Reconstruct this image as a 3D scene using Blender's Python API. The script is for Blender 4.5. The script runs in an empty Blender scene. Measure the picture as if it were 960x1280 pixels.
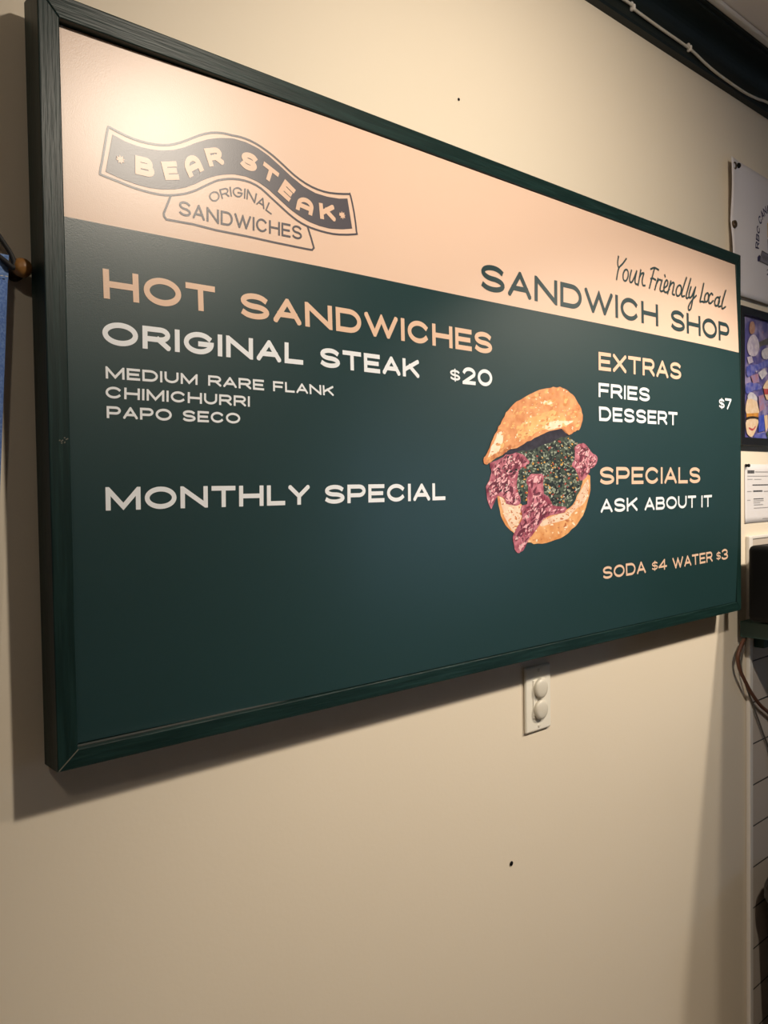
import bpy, bmesh, math, random
from mathutils import Vector, Matrix
from mathutils.geometry import delaunay_2d_cdt

SC = bpy.context.scene
COL = SC.collection
PI = math.pi
Z0 = 1.20                      # height of the menu board's lower edge above the floor
CEIL = Z0 + 1.262

# ------------------------------------------------------------------ camera
cam_d = bpy.data.cameras.new('camera')
cam = bpy.data.objects.new('camera', cam_d); COL.objects.link(cam)
cam_d.sensor_fit = 'AUTO'; cam_d.sensor_width = 36.0
cam_d.lens = 36.0 * 1026.214 / 1280.0
cam_d.clip_start = 0.01
def cam_matrix(yaw, pitch, roll, loc):
    fwd = Vector((math.sin(yaw)*math.cos(pitch), math.cos(yaw)*math.cos(pitch), math.sin(pitch)))
    right = Vector((math.cos(yaw), -math.sin(yaw), 0)); up = right.cross(fwd)
    c, s = math.cos(roll), math.sin(roll)
    r2 = c*right + s*up; u2 = -s*right + c*up
    m = Matrix(((r2.x, u2.x, -fwd.x), (r2.y, u2.y, -fwd.y), (r2.z, u2.z, -fwd.z))).to_4x4()
    m.translation = loc
    return m
CAM = Vector((-0.29372, -0.88741, Z0 + 0.28243))
cam.matrix_world = cam_matrix(0.724681, -0.029915, -0.014514, CAM)
SC.camera = cam

# ------------------------------------------------------------------ world, lights, exposure
world = bpy.data.worlds.new('world'); SC.world = world; world.use_nodes = True
bgn = world.node_tree.nodes['Background']
bgn.inputs[0].default_value = (0.42, 0.66, 1.0, 1); bgn.inputs[1].default_value = 4.5
SC.view_settings.view_transform = 'Standard'
SC.view_settings.look = 'None'
SC.view_settings.gamma = 1.0
SC.view_settings.use_curve_mapping = False
SC.view_settings.exposure = 0.0
def spot(name, loc, aim, watts, size, blend, radius, color):
    d = bpy.data.lights.new(name, 'SPOT'); d.energy = watts; d.color = color
    d.spot_size = math.radians(size); d.spot_blend = blend; d.shadow_soft_size = radius
    o = bpy.data.objects.new(name, d); COL.objects.link(o); o.location = loc
    o.rotation_euler = (Vector(aim) - Vector(loc)).to_track_quat('-Z', 'Y').to_euler()
    return o
WARM = (1.0, 0.88, 0.73)
spot('track_spot', (0.50, -1.06, Z0 + 1.10), (0.82, 0, Z0 + 0.28), 68, 112, 1.0, 0.035, WARM)
spot('counter_spot', (1.72, -1.06, Z0 + 1.05), (1.18, 0, Z0 - 0.55), 60, 80, 0.6, 0.03, WARM)
spot('counter_spot', (1.58, -1.12, Z0 + 1.08), (1.15, 0, Z0 - 0.55), 34, 78, 0.6, 0.03, WARM)
spot('rear_spot', (-0.73, -1.30, Z0 + 1.10), (0.1, 0, Z0 + 0.2), 8, 110, 1.0, 0.04, WARM)

# ------------------------------------------------------------------ helpers
def inp(n, name, v):
    if name in n.inputs: n.inputs[name].default_value = v
def mat(name, col, rough=0.5, metal=0.0, spec=0.5, noise=None, bump=None, coat=0.0, scale3=(1,1,1)):
    """noise=(scale, detail, second colour, contrast lo, hi); bump=(scale, strength, distance)"""
    m = bpy.data.materials.new(name); m.use_nodes = True
    nt = m.node_tree; b = nt.nodes['Principled BSDF']
    inp(b, 'Base Color', (*col, 1)); inp(b, 'Roughness', rough); inp(b, 'Metallic', metal)
    inp(b, 'Specular IOR Level', spec); inp(b, 'Coat Weight', coat); inp(b, 'Coat Roughness', 0.05)
    if noise or bump:
        tc = nt.nodes.new('ShaderNodeTexCoord'); mp = nt.nodes.new('ShaderNodeMapping')
        mp.inputs['Scale'].default_value = scale3
        nt.links.new(tc.outputs['Object'], mp.inputs['Vector'])
    if noise:
        sc, det, c2, lo, hi = noise
        n = nt.nodes.new('ShaderNodeTexNoise'); n.inputs['Scale'].default_value = sc; n.inputs['Detail'].default_value = det
        r = nt.nodes.new('ShaderNodeValToRGB')
        r.color_ramp.elements[0].position = lo; r.color_ramp.elements[0].color = (*col, 1)
        r.color_ramp.elements[1].position = hi; r.color_ramp.elements[1].color = (*c2, 1)
        nt.links.new(mp.outputs[0], n.inputs['Vector']); nt.links.new(n.outputs['Fac'], r.inputs[0])
        nt.links.new(r.outputs[0], b.inputs['Base Color'])
    if bump:
        sc, st, di = bump
        n = nt.nodes.new('ShaderNodeTexNoise'); n.inputs['Scale'].default_value = sc; n.inputs['Detail'].default_value = 3
        bp = nt.nodes.new('ShaderNodeBump'); bp.inputs['Strength'].default_value = st; bp.inputs['Distance'].default_value = di
        nt.links.new(mp.outputs[0], n.inputs['Vector']); nt.links.new(n.outputs['Fac'], bp.inputs['Height'])
        nt.links.new(bp.outputs[0], b.inputs['Normal'])
    return m

def obj(name, bm, material, parent=None, smooth=False, origin=(0, 0, 0)):
    """link a bmesh (vertices in world coordinates) as ONE object"""
    me = bpy.data.meshes.new(name)
    root = parent
    while root is not None and root.parent is not None: root = root.parent
    off = Vector(root.location) if root is not None else Vector(origin)
    bmesh.ops.translate(bm, verts=bm.verts[:], vec=-off)
    bm.to_mesh(me); bm.free()
    if smooth:
        for p in me.polygons: p.use_smooth = True
    for m in (material if isinstance(material, (list, tuple)) else [material]): me.materials.append(m)
    o = bpy.data.objects.new(name, me); COL.objects.link(o)
    if parent is not None: o.parent = parent
    else: o.location = off
    return o
def tag(o, label, cat=None, group=None):
    o['label'] = label
    if cat: o['category'] = cat
    if group: o['group'] = group
    return o
def thing(name, label, cat, loc, group=None):
    o = bpy.data.objects.new(name, None); COL.objects.link(o); o.location = loc; o.empty_display_size = 0.05
    return tag(o, label, cat, group)
def struct(o): o['kind'] = 'structure'; return o

def box(bm, x0, x1, y0, y1, z0, z1, bev=0, seg=2):
    v = [bm.verts.new(p) for p in ((x0,y0,z0),(x1,y0,z0),(x1,y1,z0),(x0,y1,z0),(x0,y0,z1),(x1,y0,z1),(x1,y1,z1),(x0,y1,z1))]
    fs = [bm.faces.new([v[i] for i in f]) for f in ((3,2,1,0),(4,5,6,7),(0,1,5,4),(1,2,6,5),(2,3,7,6),(3,0,4,7))]
    if bev:
        es = {e for f in fs for e in f.edges}
        bmesh.ops.bevel(bm, geom=list(es), offset=bev, segments=seg, affect='EDGES', profile=0.5)
    return bm
def nbox(*a, **k): return box(bmesh.new(), *a, **k)
def catmull(P, n=8):
    P = [Vector(p) for p in P]; out = []
    for i in range(len(P)-1):
        p0 = P[max(i-1,0)]; p1 = P[i]; p2 = P[i+1]; p3 = P[min(i+2, len(P)-1)]
        for k in range(n):
            t = k/n
            out.append(0.5*((2*p1)+(p2-p0)*t+(2*p0-5*p1+4*p2-p3)*t*t+(3*p1-p0-3*p2+p3)*t**3))
    out.append(P[-1]); return out
def tube(bm, P, r, seg=10):
    rings = []; up0 = Vector((0.13, 0.21, 0.97))
    for i, p in enumerate(P):
        d = (P[min(i+1,len(P)-1)] - P[max(i-1,0)]).normalized()
        a = d.cross(up0).normalized(); b = d.cross(a)
        rr = r[i] if isinstance(r, list) else r
        rings.append([bm.verts.new(p + rr*(math.cos(2*PI*k/seg)*a + math.sin(2*PI*k/seg)*b)) for k in range(seg)])
    for i in range(len(rings)-1):
        for k in range(seg):
            bm.faces.new((rings[i][k], rings[i][(k+1)%seg], rings[i+1][(k+1)%seg], rings[i+1][k]))
    bm.faces.new(rings[0][::-1]); bm.faces.new(rings[-1])
    return bm
def lathe_y(bm, cx, cz, prof, seg=28):
    """revolve (radius, y) about the axis through (cx, cz) that points out of the wall"""
    rings = []
    for r, y in prof:
        if r < 1e-6: rings.append([bm.verts.new((cx, y, cz))])
        else: rings.append([bm.verts.new((cx + r*math.cos(2*PI*k/seg), y, cz + r*math.sin(2*PI*k/seg))) for k in range(seg)])
    for a, b in zip(rings, rings[1:]):
        for k in range(seg):
            q = [a[k % len(a)], a[(k+1) % len(a)], b[(k+1) % len(b)], b[k % len(b)]]
            q = [v for i, v in enumerate(q) if v not in q[:i]]
            if len(q) > 2: bm.faces.new(q)
    bmesh.ops.recalc_face_normals(bm, faces=bm.faces[:])
    return bm
def extrude_profile_x(bm, prof, x0, x1):
    """prof: (y, z) polyline swept along x"""
    a = [bm.verts.new((x0, y, z)) for y, z in prof]; b = [bm.verts.new((x1, y, z)) for y, z in prof]
    for i in range(len(prof)-1): bm.faces.new((a[i], a[i+1], b[i+1], b[i]))
    return bm

# ------------------------------------------------------------------ lettering (2-D polygons)
def arc(cx, cy, rx, ry, a0, a1, n=16):
    return [(cx+rx*math.cos(math.radians(a0+(a1-a0)*i/n)), cy+ry*math.sin(math.radians(a0+(a1-a0)*i/n))) for i in range(n+1)]
O_ = [arc(.5,.5,.5,.5,0,360,40)]
S_ = [arc(.5,.745,.47,.255,28,270,18) + arc(.5,.245,.5,.245,90,-152,18)[1:]]
GL = {
 'A': (1.15, [[(0,0),(.5,1),(1,0)], [(.17,.30),(.83,.30)]]),
 'a': (1.05, [[(0,0),(0,.5)]+arc(.5,.5,.5,.5,180,0,16)+[(1,0)], [(0,.34),(1,.34)]]),
 'B': (1.08, [[(0,0),(0,1),(.66,1)]+arc(.66,.76,.27,.24,90,-90,10)+[(0,.52)], [(0,.52),(.68,.52)]+arc(.68,.26,.32,.26,90,-90,10)+[(0,0)]]),
 'C': (1.2, [arc(.5,.5,.5,.5,38,322,30)]),
 'D': (1.2, [[(0,0),(0,1),(.52,1)]+arc(.52,.5,.48,.5,90,-90,20)+[(0,0),(0,.2)]]),
 'E': (1.0, [[(1,1),(0,1),(0,0),(1,0)], [(0,.5),(.9,.5)]]),
 'F': (.97, [[(1,1),(0,1),(0,0)], [(0,.47),(.9,.47)]]),
 'G': (1.25, [arc(.5,.5,.5,.5,38,350,30)+[(1,.46),(.56,.46)]]),
 'H': (1.18, [[(0,0),(0,1)], [(1,0),(1,1)], [(0,.5),(1,.5)]]),
 'I': (0, [[(.5,0),(.5,1)]]),
 'K': (1.12, [[(0,0),(0,1)], [(1,1),(.04,.36)], [(.42,.62),(1,0)]]),
 'L': (.92, [[(0,1),(0,0),(1,0)]]),
 'M': (1.38, [[(0,0),(0,1),(.5,.06),(1,1),(1,0)]]),
 'N': (1.2, [[(0,0),(0,1),(1,0),(1,1)]]),
 'O': (1.32, O_),
 'P': (1.08, [[(0,0),(0,1),(.66,1)]+arc(.66,.7,.34,.3,90,-90,12)+[(0,.4)]]),
 'R': (1.1, [[(0,0),(0,1),(.66,1)]+arc(.66,.72,.32,.28,90,-90,12)+[(0,.44)], [(.58,.44),(1,0)]]),
 'S': (1.12, S_),
 'T': (1.1, [[(0,1),(1,1)], [(.5,1),(.5,0)]]),
 'U': (1.12, [[(0,1),(0,.46)]+arc(.5,.46,.5,.46,180,360,18)+[(1,1)]]),
 'W': (1.7, [[(0,1),(.27,0),(.5,.92),(.73,0),(1,1)]]),
 'X': (1.12, [[(0,0),(1,1)], [(0,1),(1,0)]]),
 'Y': (1.12, [[(0,1),(.5,.42),(1,1)], [(.5,.45),(.5,0)]]),
 '$': (.85, [S_[0], [(.5,-.16),(.5,1.16)]]),
 '0': (1.2, O_),
 '2': (1.05, [arc(.5,.7,.48,.3,165,-28,16)+[(0,0),(1,0)]]),
 '3': (1.0, [arc(.48,.745,.45,.255,150,-90,14), arc(.48,.245,.52,.245,90,-152,16)]),
 '4': (1.1, [[(.74,0),(.74,1),(0,.27),(1,.27)]]),
 '7': (.95, [[(0,1),(1,1),(.36,0)]]),
 ' ': (.35, []),
}
def clip(poly, axis, lim, keep_less):
    out = []
    for i in range(len(poly)):
        a, b = poly[i-1], poly[i]
        ia = (a[axis] <= lim) == keep_less; ib = (b[axis] <= lim) == keep_less
        if ia != ib:
            t = (lim-a[axis])/(b[axis]-a[axis])
            out.append((a[0]+t*(b[0]-a[0]), a[1]+t*(b[1]-a[1])))
        if ib: out.append(b)
    return out
def stroke(P, t, cap=True, closed=False, rnd=False):
    """a polyline stroked with width t, as convex polygons"""
    h = t/2; out = []; n = len(P)
    segs = [(P[i], P[i+1]) for i in range(n-1)]
    if closed: segs.append((P[-1], P[0]))
    dirs = []; S2 = []
    for a, b in segs:
        dx, dy = b[0]-a[0], b[1]-a[1]; l = math.hypot(dx, dy)
        if l < 1e-9: continue
        dirs.append((dx/l, dy/l)); S2.append((a, b))
    m = len(S2)
    for i, ((a, b), (dx, dy)) in enumerate(zip(S2, dirs)):
        e0 = h if (cap and not closed and i == 0) else 0; e1 = h if (cap and not closed and i == m-1) else 0
        a2 = (a[0]-dx*e0, a[1]-dy*e0); b2 = (b[0]+dx*e1, b[1]+dy*e1)
        nx, ny = -dy*h, dx*h
        out.append([(a2[0]+nx,a2[1]+ny),(a2[0]-nx,a2[1]-ny),(b2[0]-nx,b2[1]-ny),(b2[0]+nx,b2[1]+ny)])
        j = i+1 if i+1 < m else (0 if closed else None)
        if j is not None:
            ex, ey = dirs[j]; cr = dx*ey-dy*ex; dt = dx*ex+dy*ey
            if abs(cr) < 1e-4: continue
            s = -1 if cr > 0 else 1
            p1 = (b[0]-s*dy*h, b[1]+s*dx*h); p2 = (b[0]-s*ey*h, b[1]+s*ex*h)
            k = h/max(0.12, (1+dt)) if True else 0
            mx = (-s*dy - s*ey, s*dx + s*ex)
            tip = (b[0]+mx[0]*k, b[1]+mx[1]*k)
            if rnd: out.append([b, p1, p2] if s > 0 else [b, p2, p1])
            else: out.append([b, p1, tip, p2])
    return out
def word_polys(s, weight, total):
    """glyph polygons for a word whose overall length is total cap-heights"""
    gap = 0.17; t = weight
    sumw = sum((GL[c][0] or t) for c in s if c != 'I') ; nI = s.count('I')
    k = (total - nI*t) / max(1e-6, sumw + gap*(len(s)-1))
    if sumw == 0: k = max(.5, k)
    x = 0; res = []
    for c in s:
        w = t if c == 'I' else GL[c][0]*k
        for pl in GL[c][1]:
            cl = len(pl) > 30 and math.hypot(pl[0][0]-pl[-1][0], pl[0][1]-pl[-1][1]) < 1e-6
            q = [(x + t/2 + px*(w-t), t/2 + py*(1-t)) for px, py in pl]
            if cl: q = q[:-1]
            for poly in stroke(q, t if not (c == '$' and len(pl) == 2) else t*.8, True, cl):
                if c != '$': poly = clip(clip(poly, 1, 0.0, False), 1, 1.0, True)
                if len(poly) > 2: poly = clip(clip(poly, 0, x, False), 0, x+w, True)
                if len(poly) > 2: res.append(poly)
        x += w + gap*k
    return res
def along(P, t):
    L = [math.dist(P[i], P[i+1]) for i in range(len(P)-1)]; d = t*sum(L)
    for i, l in enumerate(L):
        if d <= l or i == len(L)-1:
            u = d/l; return (P[i][0]+(P[i+1][0]-P[i][0])*u, P[i][1]+(P[i+1][1]-P[i][1])*u)
        d -= l
def plen(P): return sum(math.dist(P[i], P[i+1]) for i in range(len(P)-1))
def warp_word(s, weight, base, top):
    capn = [math.dist(along(base, f), along(top, f)) for f in (0.05, .5, .95)]
    cap = sum(capn)/3
    total = (plen(base)+plen(top))/2/cap
    out = []
    for poly in word_polys(s, weight, total):
        q = []
        for X, Y in poly:
            b = along(base, X/total); t = along(top, X/total)
            q.append((b[0]+(t[0]-b[0])*Y, b[1]+(t[1]-b[1])*Y))
        out.append(q)
    return out
def add_polys(bm, polys, fn, mi=0):
    """2-D polygons (x, z) put on the surface fn(x, z) -> point"""
    for poly in polys:
        vs = [bm.verts.new(fn(x, z)) for x, z in poly]
        try: f = bm.faces.new(vs)
        except ValueError: continue
        f.material_index = mi
        f.normal_update()
        if f.normal.y > 0: f.normal_flip()
def union(polys):
    """overlapping 2-D polygons merged into one flat, non-overlapping triangulation"""
    V = []; F = []
    for p in polys:
        a = sum(p[i-1][0]*p[i][1]-p[i][0]*p[i-1][1] for i in range(len(p)))
        if abs(a) < 1e-10: continue
        if a < 0: p = p[::-1]
        F.append(list(range(len(V), len(V)+len(p)))); V += [Vector(q)*1000 for q in p]
    v, e, f, _, _, of = delaunay_2d_cdt(V, [], F, 0, 1e-4)
    return [[(v[i].x/1000, v[i].y/1000) for i in t] for t, k in zip(f, of) if k]
def add_fill(bm, poly, fn, mi=0):
    """a concave outline, triangulated, on the surface fn"""
    t = bmesh.new(); vs = [t.verts.new((x, 0, z)) for x, z in poly]
    f = t.faces.new(vs)
    bmesh.ops.triangulate(t, faces=[f], ngon_method='EAR_CLIP')
    polys = [[(v.co.x, v.co.z) for v in g.verts] for g in t.faces]; t.free()
    add_polys(bm, polys, fn, mi)
def inside(p, poly):
    r = False
    for i in range(len(poly)):
        (x0, y0), (x1, y1) = poly[i-1], poly[i]
        if (y0 > p[1]) != (y1 > p[1]) and p[0] < (x1-x0)*(p[1]-y0)/(y1-y0)+x0: r = not r
    return r
def smooth2(P, n=3):
    m = len(P); out = []
    for i in range(m):
        p0, p1, p2, p3 = P[i-1], P[i], P[(i+1)%m], P[(i+2)%m]
        for k in range(n):
            t = k/n
            out.append(tuple(0.5*((2*p1[j])+(p2[j]-p0[j])*t+(2*p0[j]-5*p1[j]+4*p2[j]-p3[j])*t*t+(3*p1[j]-p0[j]-3*p2[j]+p3[j])*t**3) for j in (0,1)))
    return out

# ------------------------------------------------------------------ materials
M = {}
M['wall'] = mat('wall_paint', (0.77,0.68,0.545), 0.55, spec=0.35, noise=(2.2, 3, (0.755,0.665,0.53), .35, .7), bump=(160, 0.06, 0.002))
M['ceiling'] = mat('ceiling_paint', (0.88,0.83,0.80), 0.7)
M['floor'] = mat('floor_boards', (0.40,0.34,0.29), 0.5, noise=(6, 4, (0.33,0.27,0.22), .3, .7), scale3=(1,8,1))
M['crown'] = mat('crown_paint', (0.007,0.012,0.0115), 0.5, spec=0.25, bump=(60, .1, .002))
M['white_trim'] = mat('white_trim_paint', (0.74,0.70,0.65), 0.45)
GREEN = (0.0045,0.018,0.016)
M['rail_h'] = mat('green_stained_wood_across', GREEN, 0.40, spec=0.3, noise=(60, 4, (0.011,0.034,0.031), .45, .75), bump=(90, .35, .0012), scale3=(.22,1,4))
M['rail_v'] = mat('green_stained_wood_upright', GREEN, 0.40, spec=0.3, noise=(60, 4, (0.011,0.034,0.031), .45, .75), bump=(90, .35, .0012), scale3=(4,1,.22))
M['peach'] = mat('peach_print', (0.78,0.56,0.43), 0.34, spec=0.65, bump=(900, .16, .0005))
M['teal'] = mat('dark_teal_print', (0.0125,0.039,0.041), 0.34, spec=0.65, bump=(900, .16, .0005))
M['ink_peach'] = mat('peach_ink', (0.78,0.53,0.38), 0.34, spec=0.65, bump=(900, .16, .0005))
M['ink_white'] = mat('white_ink', (0.86,0.88,0.91), 0.34, spec=0.65, bump=(900, .16, .0005))
M['ink_teal'] = mat('teal_ink', (0.022,0.050,0.054), 0.34, spec=0.65, bump=(900, .16, .0005))
M['ink_slate'] = mat('slate_ink', (0.075,0.068,0.082), 0.34, spec=0.65, bump=(900, .16, .0005))
M['ink_tan'] = mat('tan_ink', (0.30,0.225,0.17), 0.34, spec=0.65, bump=(900, .16, .0005))
M['edge'] = mat('sheet_cut_edge', (0.07,0.072,0.066), 0.5)
M['pale_wood'] = mat('worn_bare_wood', (0.14,0.13,0.10), 0.6)
M['plastic'] = mat('white_plastic', (0.78,0.74,0.64), 0.32)
M['plastic2'] = mat('grey_white_plastic', (0.62,0.58,0.49), 0.38)
M['steel'] = mat('screw_steel', (0.55,0.53,0.5), 0.35, metal=1.0)
M['black'] = mat('black_plastic', (0.0022,0.0022,0.0025), 0.6, spec=.2)
M['blackgloss'] = mat('black_lacquer', (0.008,0.008,0.009), 0.3)
M['shelf'] = mat('shelf_green_paint', (0.014,0.052,0.045), 0.5, bump=(70, .1, .002))
M['cable'] = mat('white_cable', (0.56,0.53,0.46), 0.5)
M['cord'] = mat('brown_cord', (0.11,0.040,0.020), 0.55)
M['cordg'] = mat('grey_cord', (0.10,0.085,0.07), 0.6)
M['denim'] = mat('blue_cloth', (0.075,0.15,0.40), 0.85, noise=(420, 2, (0.16,0.26,0.52), .4, .7), bump=(500, .5, .001))
M['denim_l'] = mat('blue_cloth_hem', (0.11,0.21,0.47), 0.85, noise=(420, 2, (0.22,0.33,0.60), .4, .7), bump=(500, .5, .001))
M['strap'] = mat('black_strap', (0.010,0.009,0.010), 0.7)
M['peg'] = mat('amber_wood', (0.26,0.12,0.030), 0.45, noise=(60, 3, (0.17,0.075,0.018), .4, .7))
M['flag'] = mat('white_flag_cloth', (0.66,0.63,0.66), 0.8, bump=(300, .15, .001))
M['navy'] = mat('navy_ink', (0.030,0.024,0.085), 0.7)
M['gold'] = mat('gold_ink', (0.62,0.38,0.05), 0.6)
M['greyink'] = mat('grey_ink', (0.22,0.21,0.25), 0.7)
M['paper'] = mat('white_paper', (0.66,0.635,0.64), 0.7)
M['ink_g'] = mat('grey_print', (0.33,0.32,0.33), 0.7)
M['ink_k'] = mat('black_print', (0.08,0.08,0.085), 0.7)
M['grommet'] = mat('brass_eyelet', (0.10,0.065,0.035), 0.4, metal=0.6)
M['dowel'] = mat('dark_brown_wood', (0.050,0.028,0.015), 0.5)
# white running-bond tile with dark grout
def tile_mat():
    m = bpy.data.materials.new('white_wall_tile'); m.use_nodes = True; nt = m.node_tree; b = nt.nodes['Principled BSDF']
    tc = nt.nodes.new('ShaderNodeTexCoord'); sx = nt.nodes.new('ShaderNodeSeparateXYZ'); cb = nt.nodes.new('ShaderNodeCombineXYZ')
    br = nt.nodes.new('ShaderNodeTexBrick')
    nt.links.new(tc.outputs['Object'], sx.inputs[0]); nt.links.new(sx.outputs['X'], cb.inputs['X']); nt.links.new(sx.outputs['Z'], cb.inputs['Y'])
    nt.links.new(cb.outputs[0], br.inputs['Vector'])
    br.inputs['Color1'].default_value = (0.56,0.49,0.42,1); br.inputs['Color2'].default_value = (0.52,0.45,0.385,1); br.inputs['Mortar'].default_value = (0.035,0.03,0.026,1)
    br.inputs['Scale'].default_value = 1.0; br.inputs['Mortar Size'].default_value = 0.0018; br.inputs['Mortar Smooth'].default_value = 0.1
    br.inputs['Brick Width'].default_value = 0.2; br.inputs['Row Height'].default_value = 0.1
    br.offset = 0.5
    nt.links.new(br.outputs['Color'], b.inputs['Base Color']); inp(b, 'Roughness', 0.42); inp(b, 'Specular IOR Level', .35)
    bp = nt.nodes.new('ShaderNodeBump'); bp.inputs['Strength'].default_value = .6; bp.inputs['Distance'].default_value = .002; bp.invert = True
    nt.links.new(br.outputs['Fac'], bp.inputs['Height']); nt.links.new(bp.outputs[0], b.inputs['Normal'])
    return m
M['tile'] = tile_mat()

# ------------------------------------------------------------------ the room
XL, XR, YB = -1.9, 5.6, -4.0
def slab(name, m, *a): return struct(obj(name, nbox(*a), m))
slab('wall_front', M['wall'], XL-.1, XR+.1, 0, .12, 0, CEIL+.1)
slab('wall_left', M['wall'], XL-.1, XL, YB, 0, 0, CEIL)
slab('wall_right', M['wall'], XR, XR+.1, YB, 0, 0, CEIL)
# wall behind the camera with the shop window
WX0, WX1, WZ0, WZ1 = 3.9, 4.9, 0.85, 1.75
bm = bmesh.new()
box(bm, XL-.1, WX0, YB-.12, YB, 0, CEIL); box(bm, WX1, XR+.1, YB-.12, YB, 0, CEIL)
box(bm, WX0, WX1, YB-.12, YB, 0, WZ0); box(bm, WX0, WX1, YB-.12, YB, WZ1, CEIL)
struct(obj('wall_back', bm, M['wall']))
bm = bmesh.new()
for a in ((WX0, WX0+.05, WZ0, WZ1), (WX1-.05, WX1, WZ0, WZ1), (WX0+.05, WX1-.05, WZ0, WZ0+.05), (WX0+.05, WX1-.05, WZ1-.05, WZ1)):
    box(bm, a[0], a[1], YB-.09, YB-.03, a[2], a[3])
struct(obj('window_1', bm, M['crown']))
slab('floor', M['floor'], XL-.1, XR+.1, YB-.12, .12, -.1, 0)
slab('ceiling', M['ceiling'], XL-.1, XR+.1, YB-.12, .12, CEIL, CEIL+.1)
# dark crown moulding: flat band, cove, lip
zc = Z0 + 1.163
prof = [(0.0, zc), (-.016, zc), (-.019, zc+.004), (-.019, zc+.030), (-.014, zc+.033)]
prof += [(-.014-.044*(1-math.cos(PI/2*i/10)), zc+.036+.042*math.sin(PI/2*i/10)) for i in range(11)]
prof += [(-.062, zc+.079), (-.062, zc+.084), (-.068, zc+.085), (-.068, CEIL-.001), (0, CEIL-.001)]
struct(obj('trim_1', extrude_profile_x(bmesh.new(), prof, XL, XR), M['crown']))
struct(obj('trim_2', nbox(XL, XR, -.082, -.068, CEIL-.010, CEIL, bev=.003), M['white_trim']))
# tiled lower wall at the right with its white edge strip
TX = 1.634
tz = Z0 + .155
tl = obj('wall_tile', nbox(TX+.018, XR, -.008, 0.0, 0.0, tz-.008), M['tile'], origin=(TX+.0185, 0, Z0-.045))
struct(tl)
struct(obj('trim_3', nbox(TX, TX+.018, -.011, 0, 0, tz, bev=.003), M['white_trim']))
struct(obj('trim_4', nbox(TX+.018, XR, -.011, 0, tz-.008, tz, bev=.002), M['white_trim']))

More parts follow.
